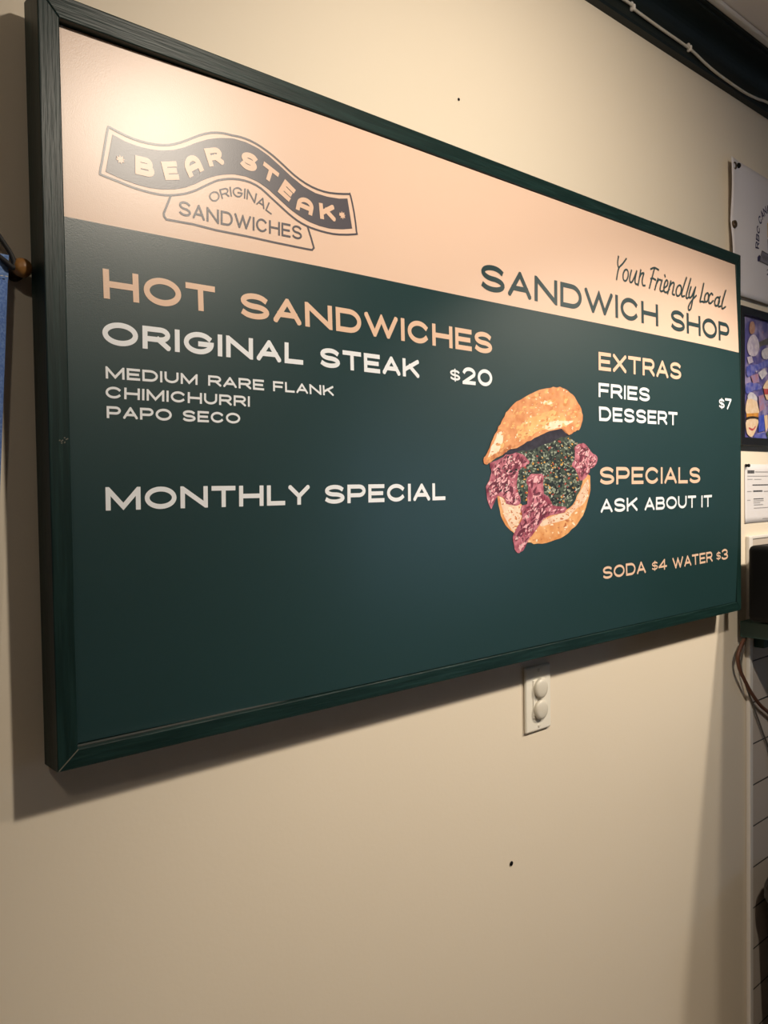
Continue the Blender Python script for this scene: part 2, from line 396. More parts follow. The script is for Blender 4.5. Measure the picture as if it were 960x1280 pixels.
# ------------------------------------------------------------------ measured outlines in board metres (x along the wall, z up)
TEXT = [('HOT','peach',0.22,[(0.0659,0.4863),(0.1964,0.487)],[(0.0652,0.5173),(0.1959,0.5168)]),('SANDWICHES','peach',0.22,[(0.2289,0.4858),(0.6702,0.4836)],[(0.2284,0.516),(0.6699,0.5155)]),('ORIGINAL','white',0.23,[(0.0636,0.4379),(0.3161,0.4369)],[(0.0637,0.4626),(0.3166,0.4625)]),('STEAK','white',0.23,[(0.342,0.4367),(0.5158,0.4356)],[(0.3419,0.4615),(0.5151,0.4607)]),('$','white',0.2,[(0.5781,0.4383),(0.5991,0.4375)],[(0.5775,0.4534),(0.599,0.4531)]),('20','white',0.21,[(0.6042,0.4338),(0.6693,0.4341)],[(0.6046,0.4594),(0.6698,0.4595)]),('MEDIUM','white',0.21,[(0.0662,0.4021),(0.1721,0.4023)],[(0.0661,0.415),(0.1724,0.4144)]),('RARE','white',0.21,[(0.1853,0.4025),(0.2592,0.4014)],[(0.1856,0.4145),(0.259,0.4141)]),('FLANK','white',0.21,[(0.2718,0.4015),(0.3628,0.401)],[(0.2718,0.4138),(0.3621,0.4136)]),('CHIMICHURRI','white',0.21,[(0.0654,0.3814),(0.2391,0.3809)],[(0.0658,0.3939),(0.2394,0.3933)]),('PAPO','white',0.21,[(0.0662,0.3603),(0.1398,0.3601)],[(0.0663,0.373),(0.1401,0.3733)]),('SECO','white',0.21,[(0.1528,0.3602),(0.2258,0.3602)],[(0.1531,0.373),(0.226,0.3727)]),('MONTHLY','white',0.22,[(0.0627,0.2621),(0.3222,0.2624)],[(0.0629,0.287),(0.3227,0.2869)]),('SPECIAL','white',0.22,[(0.3453,0.2624),(0.5651,0.2629)],[(0.3458,0.2866),(0.5651,0.2873)]),('SANDWICH','teal',0.195,[(0.6462,0.5787),(1.1394,0.5801)],[(0.6471,0.6193),(1.1417,0.622)]),('SHOP','teal',0.195,[(1.1846,0.5789),(1.4279,0.5796)],[(1.1875,0.6203),(1.4308,0.6206)]),('EXTRAS','peach',0.2,[(0.9432,0.4816),(1.215,0.4846)],[(0.944,0.5136),(1.2172,0.5174)]),('FRIES','white',0.21,[(0.9419,0.4348),(1.1015,0.4354)],[(0.9425,0.4597),(1.1023,0.4609)]),('DESSERT','white',0.21,[(0.9429,0.3933),(1.1979,0.3948)],[(0.9424,0.4184),(1.1984,0.4204)]),('$','white',0.19,[(1.3667,0.4384),(1.3929,0.438)],[(1.3675,0.4571),(1.3937,0.4572)]),('7','white',0.2,[(1.3965,0.4366),(1.4264,0.4367)],[(1.3968,0.46),(1.4282,0.4604)]),('SPECIALS','peach',0.2,[(0.9444,0.2819),(1.2889,0.2819)],[(0.9441,0.3129),(1.2874,0.3137)]),('ASK','white',0.2,[(0.9485,0.2323),(1.0631,0.2323)],[(0.9479,0.2566),(1.0611,0.2573)]),('ABOUT','white',0.2,[(1.087,0.2322),(1.2753,0.2327)],[(1.0859,0.2566),(1.2735,0.2573)]),('IT','white',0.2,[(1.2973,0.2324),(1.3414,0.2328)],[(1.2954,0.2566),(1.3394,0.2574)]),('SODA','peach',0.19,[(0.9594,0.1136),(1.0986,0.114)],[(0.9575,0.1359),(1.0954,0.1373)]),('$','peach',0.18,[(1.1193,0.1172),(1.1401,0.1179)],[(1.1181,0.1328),(1.1388,0.1337)]),('4','peach',0.18,[(1.1436,0.1148),(1.1736,0.1154)],[(1.1418,0.136),(1.1712,0.1364)]),('WATER','peach',0.19,[(1.1956,0.114),(1.3567,0.1174)],[(1.1924,0.1361),(1.3521,0.1394)]),('$','peach',0.18,[(1.373,0.1197),(1.3928,0.1202)],[(1.3712,0.1354),(1.391,0.136)]),('3','peach',0.18,[(1.3972,0.1176),(1.4269,0.1175)],[(1.3939,0.1406),(1.4244,0.1406)])]
LOGO = [('B','peach',0.3,[(0.1026,0.6237),(0.1251,0.624)],[(0.1027,0.6435),(0.1228,0.6441)]),('E','peach',0.3,[(0.1373,0.6248),(0.154,0.6289)],[(0.132,0.6437),(0.1502,0.6484)]),('a','peach',0.3,[(0.1662,0.6336),(0.1844,0.6464)],[(0.1569,0.6513),(0.1746,0.6642)]),('R','peach',0.3,[(0.1913,0.6519),(0.2106,0.6592)],[(0.1844,0.6707),(0.2051,0.6778)]),('S','peach',0.3,[(0.2304,0.6611),(0.2524,0.6585)],[(0.2341,0.6812),(0.2561,0.6799)]),('T','peach',0.3,[(0.2582,0.6584),(0.2792,0.6494)],[(0.2639,0.6754),(0.2853,0.6661)]),('E','peach',0.3,[(0.2823,0.6435),(0.2984,0.6346)],[(0.2934,0.6611),(0.309,0.6511)]),('a','peach',0.3,[(0.3082,0.6278),(0.3329,0.6243)],[(0.313,0.6464),(0.3372,0.6427)]),('K','peach',0.3,[(0.3454,0.6234),(0.3704,0.6246)],[(0.3437,0.643),(0.3674,0.6449)]),('SANDWICHES','slate',0.15,[(0.1528,0.5903),(0.2042,0.5893),(0.2586,0.5908),(0.3173,0.5916)],[(0.1531,0.6067),(0.2045,0.6057),(0.2589,0.6068),(0.3176,0.6085)]),('ORIGINAL','slate',0.15,[(0.1939,0.6117),(0.2071,0.619),(0.2189,0.6246),(0.2288,0.6253),(0.2388,0.6257),(0.2509,0.6229),(0.2633,0.6184),(0.2733,0.6141)],[(0.1884,0.6212),(0.2034,0.6294),(0.2181,0.6355),(0.231,0.6376),(0.2441,0.6377),(0.2563,0.6343),(0.2687,0.6291),(0.2792,0.6237)])]
OUTER = [(0.0756,0.6656),(0.0845,0.6633),(0.101,0.6605),(0.1179,0.6601),(0.1353,0.6624),(0.1496,0.6673),(0.1642,0.6751),(0.1791,0.6842),(0.1942,0.6912),(0.2097,0.6947),(0.2215,0.6953),(0.233,0.6962),(0.2461,0.6953),(0.2604,0.6919),(0.2771,0.6854),(0.292,0.6776),(0.3072,0.6693),(0.325,0.6627),(0.3433,0.6594),(0.3621,0.6594),(0.3841,0.6629),(0.3928,0.6648),(0.3955,0.6635),(0.4011,0.6428),(0.4047,0.6189),(0.4026,0.6148),(0.3756,0.6093),(0.3564,0.608),(0.3377,0.6088),(0.324,0.6107),(0.3106,0.6145),(0.2975,0.6207),(0.2846,0.6281),(0.272,0.6353),(0.2595,0.6425),(0.2452,0.6464),(0.2291,0.6464),(0.2153,0.6438),(0.2036,0.6398),(0.1971,0.6365),(0.1856,0.6292),(0.1743,0.622),(0.1632,0.6163),(0.1523,0.6123),(0.1415,0.6094),(0.1309,0.6079),(0.1171,0.6077),(0.1001,0.6088),(0.0836,0.6115),(0.0667,0.6141),(0.0643,0.6164),(0.0669,0.6293),(0.0705,0.6488),(0.0734,0.6635)]
BAND_TOP = [(0.0784,0.659),(0.0926,0.6552),(0.1076,0.6538),(0.123,0.6545),(0.1352,0.6565),(0.1477,0.6602),(0.1604,0.6662),(0.1752,0.6751),(0.1903,0.6829),(0.2037,0.6877),(0.2194,0.6915),(0.224,0.6921),(0.24,0.692),(0.2562,0.6891),(0.2707,0.6838),(0.2855,0.6761),(0.3027,0.6665),(0.3204,0.6586),(0.3385,0.6542),(0.3573,0.6536),(0.3766,0.6553),(0.3902,0.6584)]
BAND_BOT = [(0.0703,0.6185),(0.0869,0.615),(0.1052,0.6128),(0.1206,0.6125),(0.1345,0.6142),(0.1488,0.6175),(0.1615,0.6222),(0.1744,0.6293),(0.1857,0.6368),(0.1998,0.6439),(0.2114,0.6481),(0.2232,0.651),(0.2392,0.652),(0.2555,0.6495),(0.27,0.6438),(0.2847,0.6353),(0.2998,0.6267),(0.3129,0.6211),(0.3286,0.6164),(0.3447,0.6143),(0.3613,0.6141),(0.3807,0.617),(0.3974,0.6212)]
TAB = [(0.1436,0.6093),(0.135,0.5884),(0.1353,0.5852),(0.1379,0.5823),(0.17,0.5831),(0.1988,0.5818),(0.238,0.5821),(0.2795,0.5816),(0.3234,0.5818),(0.3325,0.5821),(0.3354,0.5852),(0.3317,0.5959),(0.3262,0.61)]
STARS = [((0.0865,0.6349),(0.0911,0.636)),((0.381,0.6348),(0.386,0.6358))]
SCRIPT = [[(1.0155,0.6915),(1.0123,0.681),(1.0132,0.6738),(1.0159,0.6716)],[(1.0406,0.692),(1.0281,0.6809),(1.0159,0.6716),(1.0103,0.6604),(1.0067,0.6496)],[(1.0446,0.6626),(1.045,0.6672),(1.0436,0.6706),(1.0407,0.6721),(1.037,0.6715),(1.0331,0.6689),(1.0299,0.6648),(1.0279,0.66),(1.0276,0.6554),(1.029,0.6521),(1.0318,0.6505),(1.0355,0.6511),(1.0393,0.6537),(1.0426,0.6578),(1.0446,0.6626)],[(1.0558,0.6732),(1.0491,0.6584),(1.0496,0.6513),(1.056,0.6523),(1.0647,0.6622),(1.0733,0.6746)],[(1.0733,0.6746),(1.0664,0.6578),(1.0678,0.6508),(1.0727,0.6504)],[(1.0873,0.6789),(1.082,0.6649),(1.0762,0.6498)],[(1.082,0.6649),(1.0898,0.6731),(1.0971,0.6749)],[(1.097,0.6737),(1.0907,0.6607),(1.092,0.6517),(1.0992,0.6522)],[(1.1231,0.687),(1.1362,0.6914),(1.15,0.6897)],[(1.1362,0.6908),(1.1252,0.6703),(1.1144,0.65)],[(1.1213,0.6683),(1.1289,0.67),(1.1372,0.6687)],[(1.1461,0.6721),(1.1396,0.6611),(1.1332,0.6499)],[(1.1396,0.6611),(1.1491,0.6706),(1.1562,0.6711)],[(1.161,0.6713),(1.1524,0.655),(1.154,0.6495),(1.1622,0.6513)],[(1.1721,0.6829),(1.1729,0.6807)],[(1.1661,0.6571),(1.1789,0.6642),(1.1819,0.6719),(1.1772,0.6744),(1.1704,0.6673),(1.166,0.6565),(1.1686,0.6499),(1.1787,0.652),(1.1859,0.658)],[(1.1933,0.6746),(1.1863,0.6618),(1.1789,0.6488)],[(1.1863,0.6618),(1.1974,0.6717),(1.2054,0.6723),(1.2007,0.6602),(1.1968,0.6508),(1.204,0.6498)],[(1.2316,0.6621),(1.2325,0.6669),(1.2313,0.6704),(1.2282,0.672),(1.2237,0.6713),(1.2189,0.6685),(1.2147,0.6642),(1.2118,0.6592),(1.2109,0.6544),(1.2122,0.6509),(1.2153,0.6493),(1.2196,0.65),(1.2244,0.6527),(1.2287,0.657),(1.2316,0.6621)],[(1.2548,0.6913),(1.2428,0.6739),(1.2328,0.6575),(1.2332,0.651),(1.2421,0.6529)],[(1.2715,0.6916),(1.2575,0.6686),(1.2494,0.6545),(1.2523,0.6496),(1.2598,0.6536)],[(1.2707,0.6751),(1.261,0.6586),(1.2639,0.6524),(1.2736,0.6589),(1.2891,0.6773)],[(1.2891,0.6773),(1.2759,0.6532),(1.2656,0.6322),(1.2579,0.6267),(1.2556,0.632),(1.2659,0.6443),(1.2894,0.6603)],[(1.324,0.69),(1.3123,0.6661),(1.3042,0.6508),(1.313,0.652),(1.3217,0.6514)],[(1.3415,0.6641),(1.3425,0.6683),(1.3416,0.6714),(1.339,0.6728),(1.3353,0.6723),(1.3311,0.6699),(1.3274,0.6661),(1.3248,0.6617),(1.3239,0.6576),(1.3248,0.6545),(1.3273,0.653),(1.331,0.6536),(1.3352,0.6559),(1.3389,0.6597),(1.3415,0.6641)],[(1.3599,0.6724),(1.3537,0.6746),(1.3437,0.666),(1.3405,0.6559),(1.3471,0.6525),(1.3597,0.6598)],[(1.388,0.6623),(1.3888,0.6664),(1.3873,0.6694),(1.384,0.6706),(1.3794,0.67),(1.3745,0.6675),(1.3703,0.6637),(1.3675,0.6594),(1.3667,0.6553),(1.3681,0.6523),(1.3714,0.651),(1.3759,0.6517),(1.3808,0.6541),(1.3851,0.6579),(1.388,0.6623)],[(1.3921,0.6733),(1.3834,0.6582),(1.3839,0.6513),(1.3923,0.6531)],[(1.4202,0.6902),(1.4043,0.6668),(1.3979,0.6539),(1.4022,0.6494),(1.4147,0.6549)]]
FOOD = {'bun_top':[(0.6466,0.3226),(0.651,0.327),(0.6619,0.3416),(0.6711,0.3588),(0.6822,0.3726),(0.6915,0.3864),(0.7046,0.3993),(0.7255,0.414),(0.7525,0.4268),(0.7801,0.4357),(0.8084,0.4419),(0.8331,0.4443),(0.8541,0.4396),(0.8732,0.4302),(0.8881,0.4163),(0.8945,0.4004),(0.8921,0.3868),(0.8832,0.3757),(0.8702,0.3713),(0.8573,0.3669),(0.8488,0.3706),(0.8362,0.3768),(0.8073,0.3706),(0.783,0.3634),(0.7592,0.3551),(0.7321,0.3443),(0.7094,0.3389),(0.6944,0.3337),(0.6815,0.3274),(0.6688,0.3229),(0.6597,0.3174),(0.6508,0.3162)],'shade':[(0.6944,0.3325),(0.7131,0.3397),(0.7321,0.3446),(0.7592,0.3553),(0.783,0.3636),(0.8073,0.3708),(0.8362,0.377),(0.8551,0.3668),(0.87,0.3552),(0.8486,0.3455),(0.7908,0.3391),(0.759,0.3335),(0.7243,0.328),(0.7017,0.3252)],'chimichurri':[(0.687,0.3238),(0.7244,0.3354),(0.7591,0.3386),(0.7828,0.3467),(0.8153,0.3547),(0.8403,0.3611),(0.8594,0.3638),(0.8744,0.3554),(0.8896,0.3517),(0.894,0.341),(0.8873,0.3301),(0.8896,0.3085),(0.8963,0.2922),(0.8876,0.2733),(0.8702,0.2574),(0.853,0.2431),(0.8318,0.245),(0.815,0.2455),(0.7824,0.2489),(0.7624,0.2515),(0.739,0.2576),(0.72,0.2755),(0.7164,0.293),(0.7241,0.308),(0.7091,0.3178)],'steak_left':[(0.6633,0.3175),(0.6796,0.3225),(0.6981,0.3296),(0.7244,0.3342),(0.7453,0.3282),(0.755,0.3195),(0.7452,0.3131),(0.7317,0.308),(0.724,0.3005),(0.7208,0.2842),(0.7295,0.2679),(0.7332,0.2552),(0.716,0.2506),(0.6991,0.256),(0.69,0.2685),(0.6808,0.2662),(0.6697,0.2567),(0.6649,0.2471),(0.6571,0.257),(0.6531,0.2764),(0.6575,0.2884),(0.6684,0.2956),(0.6632,0.3078)],'steak_right':[(0.8721,0.3433),(0.8918,0.3531),(0.9073,0.3494),(0.9185,0.3387),(0.9344,0.3307),(0.9367,0.321),(0.9254,0.3127),(0.9141,0.3085),(0.9119,0.3003),(0.8919,0.289),(0.883,0.2977),(0.8808,0.3084),(0.8699,0.3111),(0.8656,0.3191),(0.8808,0.33)],'bun_bottom':[(0.6783,0.2687),(0.69,0.2673),(0.7122,0.2532),(0.7351,0.2527),(0.7428,0.2474),(0.7624,0.2316),(0.7905,0.2319),(0.8488,0.2406),(0.8746,0.2547),(0.8897,0.2814),(0.9119,0.3003),(0.9179,0.2812),(0.9124,0.2566),(0.9015,0.235),(0.8839,0.2166),(0.8578,0.2015),(0.8238,0.1912),(0.7865,0.1867),(0.7584,0.1895),(0.7387,0.197),(0.7157,0.2082),(0.697,0.2214),(0.6842,0.2441)],'crumb':[(0.6844,0.2657),(0.6955,0.261),(0.7122,0.2527),(0.7359,0.2489),(0.7397,0.2349),(0.7234,0.2178),(0.7157,0.2094),(0.7045,0.2211),(0.6916,0.2414)],'crumb_r':[(0.7824,0.2154),(0.7986,0.2277),(0.8488,0.2366),(0.8746,0.252),(0.892,0.2733),(0.9106,0.2922),(0.9121,0.273),(0.9012,0.2514),(0.8704,0.2373),(0.8489,0.2233),(0.8152,0.2206)],'steak_hang':[(0.7351,0.2501),(0.7585,0.2521),(0.7625,0.2673),(0.7469,0.2878),(0.7548,0.2979),(0.7706,0.3017),(0.7905,0.2979),(0.7885,0.2875),(0.7744,0.2748),(0.8027,0.2627),(0.815,0.2481),(0.8487,0.2451),(0.8454,0.2367),(0.8068,0.2326),(0.7824,0.2218),(0.7663,0.2058),(0.7505,0.1938),(0.7426,0.1815),(0.729,0.1753),(0.7186,0.183),(0.7149,0.2007),(0.7234,0.2153),(0.7369,0.2299)],'bun_hi':[(0.7247,0.3629),(0.748,0.3863),(0.7795,0.3978),(0.8159,0.4047),(0.8407,0.4006),(0.849,0.3904),(0.8156,0.3787),(0.7711,0.3668),(0.7399,0.3558)],'bun_hi2':[(0.7837,0.4172),(0.7999,0.4207),(0.8162,0.4216),(0.812,0.4149),(0.7917,0.4125)],'bun_left':[(0.6581,0.3271),(0.6709,0.3491),(0.6839,0.3665),(0.693,0.3619),(0.6891,0.3447),(0.6761,0.331),(0.6634,0.3223)],'bun_pale':[(0.7951,0.3728),(0.7993,0.3832),(0.8322,0.3884),(0.8704,0.39),(0.8489,0.3812),(0.8279,0.377)],'bun_red':[(0.6526,0.3174),(0.6652,0.3272),(0.6871,0.3373),(0.7094,0.3451),(0.7321,0.3481),(0.7094,0.3389),(0.6815,0.3274),(0.6597,0.3174)],'bun_under':[(0.8371,0.3768),(0.866,0.3845),(0.8899,0.3894),(0.8912,0.3841),(0.881,0.3757),(0.8573,0.3669)]}
ART = [('grey',[(1.6584,0.6036),(1.6729,0.6124),(1.7065,0.6234),(1.7339,0.63),(1.7353,0.6163),(1.693,0.6071),(1.6729,0.5933),(1.6629,0.5864)]),('lilac',[(1.6304,0.6211),(1.6532,0.6294),(1.6729,0.6198),(1.6796,0.5998),(1.6596,0.5802),(1.6271,0.58),(1.6156,0.5992)]),('brown',[(1.6286,0.647),(1.6337,0.6563),(1.648,0.6595),(1.6565,0.6503),(1.6545,0.6354),(1.6369,0.629),(1.6285,0.6354)]),('white',[(1.6929,0.5952),(1.7298,0.6064),(1.7408,0.5879),(1.7297,0.5808),(1.6997,0.578)]),('lilac',[(1.6155,0.5731),(1.64,0.5783),(1.6478,0.5644),(1.6238,0.5579)]),('blue',[(1.6155,0.5528),(1.6728,0.5622),(1.7297,0.5793),(1.738,0.5635),(1.6728,0.5489),(1.6334,0.5311),(1.6154,0.5296)]),('white',[(1.6728,0.5416),(1.7064,0.5547),(1.7235,0.5442),(1.6928,0.5268)]),('blue',[(1.6115,0.512),(1.6727,0.5164),(1.6928,0.506),(1.6463,0.4969),(1.6115,0.4888)]),('rose',[(1.6334,0.5311),(1.6728,0.5401),(1.6794,0.5199),(1.6464,0.5145)]),('cream',[(1.6127,0.4714),(1.6333,0.4843),(1.6594,0.4801),(1.6726,0.4601),(1.6739,0.4454),(1.6113,0.4418)]),('white',[(1.6172,0.4833),(1.6301,0.4923),(1.6476,0.4917),(1.6673,0.482),(1.6634,0.4738),(1.6476,0.477),(1.632,0.4778),(1.6217,0.4749)]),('orange',[(1.6113,0.4418),(1.6739,0.4469),(1.6726,0.432),(1.6113,0.4272)]),('dark',[(1.6113,0.4331),(1.6397,0.4373),(1.6726,0.4364),(1.6726,0.4311),(1.6113,0.4264)]),('cream',[(1.6113,0.4267),(1.6712,0.4304),(1.6606,0.4063),(1.6395,0.3894),(1.6214,0.3918),(1.6112,0.4017)]),('red',[(1.6234,0.4108),(1.6429,0.4081),(1.656,0.415),(1.6579,0.4116),(1.6435,0.4034),(1.624,0.4062)]),('royal',[(1.6746,0.438),(1.7028,0.4453),(1.7075,0.405),(1.6725,0.4008)]),('cream',[(1.6996,0.5109),(1.7166,0.5256),(1.7408,0.5323),(1.7407,0.5086),(1.7009,0.5059)]),('red',[(1.7009,0.5059),(1.7407,0.5086),(1.7407,0.4956),(1.7063,0.4919)]),('cream',[(1.7063,0.4919),(1.7407,0.4953),(1.7407,0.482),(1.7165,0.4805)]),('rose',[(1.6727,0.4868),(1.6995,0.4915),(1.7063,0.459),(1.6793,0.4486)]),('cream',[(1.7028,0.4408),(1.7213,0.4447),(1.724,0.4146),(1.7116,0.4021)]),('green',[(1.7171,0.4023),(1.7406,0.4122),(1.7406,0.3879),(1.7212,0.3874)]),('blue',[(1.6526,0.3943),(1.7062,0.402),(1.7198,0.3858),(1.6461,0.3837)])]
FLAG_BASE = [(1.681,0.835),(1.6844,0.8598),(1.6884,0.8797),(1.6985,0.8979),(1.7141,0.9158),(1.7311,0.9277),(1.7505,0.9368)]
FLAG_TOP = [(1.6599,0.8336),(1.6646,0.859),(1.6699,0.8805),(1.6825,0.9094),(1.7026,0.9318),(1.7243,0.9447),(1.747,0.9544)]
TRO = [(1.7352,0.9076),(1.7504,0.9128),(1.7504,0.8737),(1.7338,0.8726)]
TROG = [(1.7324,0.8688),(1.7504,0.8722),(1.7504,0.8421),(1.7338,0.8403)]
RIB = [(1.6876,0.8176),(1.697,0.8337),(1.7504,0.8285),(1.7503,0.8029),(1.7091,0.8065),(1.6836,0.8072)]
RIBEND = [(1.6717,0.8148),(1.6823,0.8223),(1.6903,0.819),(1.6823,0.8058),(1.6717,0.8052)]
TWO = ([(1.7254,0.7814),(1.742,0.7828)],[(1.7255,0.7958),(1.742,0.7973)])
PAPER = [(1,[(1.6421,0.3115),(1.679,0.312),(1.679,0.3036),(1.6421,0.3032)]),(0,[(1.6813,0.3083),(1.7779,0.3089),(1.7779,0.3063),(1.6813,0.3057)]),(0,[(1.6421,0.2978),(1.7779,0.2981),(1.7779,0.2959),(1.6421,0.2958)]),(0,[(1.642,0.2902),(1.6683,0.2905),(1.6682,0.2886),(1.642,0.2883)]),(0,[(1.6776,0.29),(1.7163,0.2903),(1.7163,0.2884),(1.6776,0.2881)]),(1,[(1.6682,0.2771),(1.7779,0.2766),(1.7779,0.2734),(1.6682,0.274)]),(0,[(1.6406,0.2614),(1.6635,0.2615),(1.6635,0.2594),(1.6406,0.2593)]),(1,[(1.6719,0.263),(1.722,0.2628),(1.722,0.2585),(1.6719,0.2588)]),(0,[(1.7298,0.261),(1.7779,0.2608),(1.7779,0.2582),(1.7298,0.2584)]),(0,[(1.6405,0.2406),(1.658,0.2407),(1.658,0.2386),(1.6405,0.2386)]),(1,[(1.6737,0.2433),(1.7288,0.2426),(1.7288,0.2401),(1.6737,0.2408)]),(0,[(1.6737,0.2387),(1.7288,0.238),(1.7288,0.2354),(1.6737,0.2362)]),(0,[(1.6737,0.2337),(1.7105,0.2332),(1.7105,0.2311),(1.6737,0.2316)]),(0,[(1.6756,0.229),(1.7258,0.2282),(1.7258,0.2256),(1.6755,0.2265)]),(0,[(1.6755,0.221),(1.7779,0.2187),(1.7779,0.2165),(1.6755,0.2189)]),(0,[(1.7219,0.1946),(1.7778,0.193),(1.7778,0.1904),(1.7219,0.192)])]


# ------------------------------------------------------------------ the menu board
W, H, BS, BT, BB, DF, DB = 1.495, 0.778, .0212, .0231, .0195, .055, .0176
board = thing('menu_board', 'large dark green framed sandwich menu board hanging on the beige wall', 'menu board', (W/2, 0, Z0))
def sm(a, b, x):
    t = min(1, max(0, (x-a)/(b-a))); return t*t*(3-2*t)
def bulge(x, z):
    u = x/W; v = min(1, max(0, z/H))
    return .0165*max(0, math.sin(PI*v))**1.2*sm(.35,.88,u)*(1-.3*sm(.9,1.0,u))
def surf(off):
    return lambda x, z: (x, -(DF-.003-.011*(1-sm(0,.42,x))*(1.25-.5*sm(.4,.78,z)))-bulge(x, z)-off, Z0+z)
def rail(pts_outer, pts_inner, m):
    """a mitred rail: outer edge a-b, inner edge c-d, front at -DF, back at -DB"""
    bm = bmesh.new(); q = [*pts_outer, *pts_inner[::-1]]
    f = [bm.verts.new((x, -DF, Z0+z)) for x, z in q]; b = [bm.verts.new((x, -DB, Z0+z)) for x, z in q]
    bm.faces.new(f); bm.faces.new(b[::-1])
    for i in range(4): bm.faces.new((f[i], b[i], b[(i+1)%4], f[(i+1)%4]))
    bmesh.ops.recalc_face_normals(bm, faces=bm.faces[:])
    es = [e for e in bm.edges if all(abs(v.co.y+DF) < 1e-6 for v in e.verts)]
    bmesh.ops.bevel(bm, geom=es, offset=.0012, segments=2, affect='EDGES', profile=.5)
    return obj('frame_rail', bm, m, board)
oTL, oTR, oBR, oBL = (0,H), (W,H), (W,0), (0,0)
iTL, iTR, iBR, iBL = (BS,H-BT), (W-BS,H-BT), (W-BS,BB), (BS,BB)
rail((oTL,oTR),(iTL,iTR),M['rail_h']); rail((oBR,oBL),(iBR,iBL),M['rail_h'])
rail((oBL,oTL),(iBL,iTL),M['rail_v']); rail((oTR,oBR),(iTR,iBR),M['rail_v'])
# worn bare wood: the open mitre at the lower left and a chipped patch on the left rail
bm = bmesh.new()
add_polys(bm, stroke([(.0012,.0015),(BS-.0005,BB-.0005)], .0011), lambda x, z: (x, -DF-.0003, Z0+z))
o = obj('mitre_crack', bm, M['pale_wood'], board); o['label'] = 'pale open mitre line at the lower left corner'
bm = bmesh.new(); random.seed(3)
for i in range(9):
    x = .0095+random.random()*.008; z = .3335+(x-.0135)*.5+random.uniform(-.003,.003)
    add_polys(bm, [[(x,z),(x+.0016,z+.0004),(x+.0013,z+.0016),(x+.0003,z+.0012)]], lambda x, z: (x, -DF-.0003, Z0+z))
o = obj('wood_wear', bm, M['pale_wood'], board); o['label'] = 'scuffed chipped patch on the left of the frame'
obj('backing_panel', nbox(BS, W-BS, -.036, -.024, Z0+BB, Z0+H-BT), M['crown'], board)
for zz in (.12, .62): obj('mounting_cleat', nbox(.10, W-.10, -.024, 0.0, Z0+zz, Z0+zz+.05), M['crown'], board)
# the printed sheet: peach above, dark teal below, bowing out at the right
NX, NZ, ZB = 72, 44, .5636
zs = sorted([BB+.001+(ZB-BB-.001)*i/30 for i in range(31)] + [ZB+(H-BT-.001-ZB)*i/12 for i in range(1, 13)])
xs = [BS+.0008+(W-2*BS-.0016)*i/NX for i in range(NX+1)]
bm = bmesh.new(); f0 = surf(0); fb = surf(-.0025)
g = [[bm.verts.new(f0(x, z)) for x in xs] for z in zs]
for j in range(len(zs)-1):
    for i in range(NX):
        f = bm.faces.new((g[j][i], g[j][i+1], g[j+1][i+1], g[j+1][i])); f.material_index = 0 if zs[j] >= ZB-1e-6 else 1
rim = [g[0][i] for i in range(NX+1)] + [g[j][NX] for j in range(1, len(zs))] + [g[-1][i] for i in range(NX-1, -1, -1)] + [g[j][0] for j in range(len(zs)-2, 0, -1)]
back = [bm.verts.new((v.co.x, v.co.y+.0025, v.co.z)) for v in rim]
rim = [bm.verts.new(v.co) for v in rim]
for i in range(len(rim)):
    f = bm.faces.new((rim[i], rim[i-1], back[i-1], back[i])); f.material_index = 2
for f in bm.faces: f.smooth = f.material_index != 2
sheet = obj('print_sheet', bm, [M['peach'], M['teal'], M['edge']], board)
sheet['label'] = 'printed menu sheet, peach band above dark teal, bowed at the right'
bm = nbox(BS+.0005, W-BS-.0005, -.0480, -.0450, Z0+BB+.0002, Z0+BB+.0015)
o = obj('sheet_edge', bm, M['edge'], sheet); o['label'] = 'pale cut edge along the bottom of the sheet'
# lettering, one object per line of print
INK = {'peach': M['ink_peach'], 'white': M['ink_white'], 'teal': M['ink_teal'], 'slate': M['ink_slate']}
LINES = [('HOT SANDWICHES', 'peach', 2), ('ORIGINAL STEAK', 'white', 2), ('$20', 'white', 2), ('MEDIUM RARE FLANK', 'white', 3), ('CHIMICHURRI', 'white', 1),
 ('PAPO SECO', 'white', 2), ('MONTHLY SPECIAL', 'white', 2), ('SANDWICH SHOP', 'teal', 2), ('EXTRAS', 'peach', 1), ('FRIES', 'white', 1), ('DESSERT', 'white', 1),
 ('$7', 'white', 2), ('SPECIALS', 'peach', 1), ('ASK ABOUT IT', 'white', 3), ('SODA $4 WATER $3', 'peach', 6)]
it = iter(TEXT)
for line, ink, n in LINES:
    bm = bmesh.new()
    for _ in range(n):
        s, c, w, b, t = next(it)
        add_polys(bm, union(warp_word(s, w, b, t)), surf(.0004))
    o = obj('lettering', bm, INK[ink], sheet); o['label'] = '%s lettering reading %s' % (ink, line)
bm = bmesh.new(); allp = []
for P in SCRIPT:
    add_polys(bm, union(stroke([(p.x, p.y) for p in catmull([(*q, 0) for q in P], 5)], .0036, True, False, True)), surf(.0004+.00001*len(bm.faces)/40))
o = obj('lettering', bm, M['ink_teal'], sheet); o['label'] = 'dark script lettering reading Your Friendly Local'
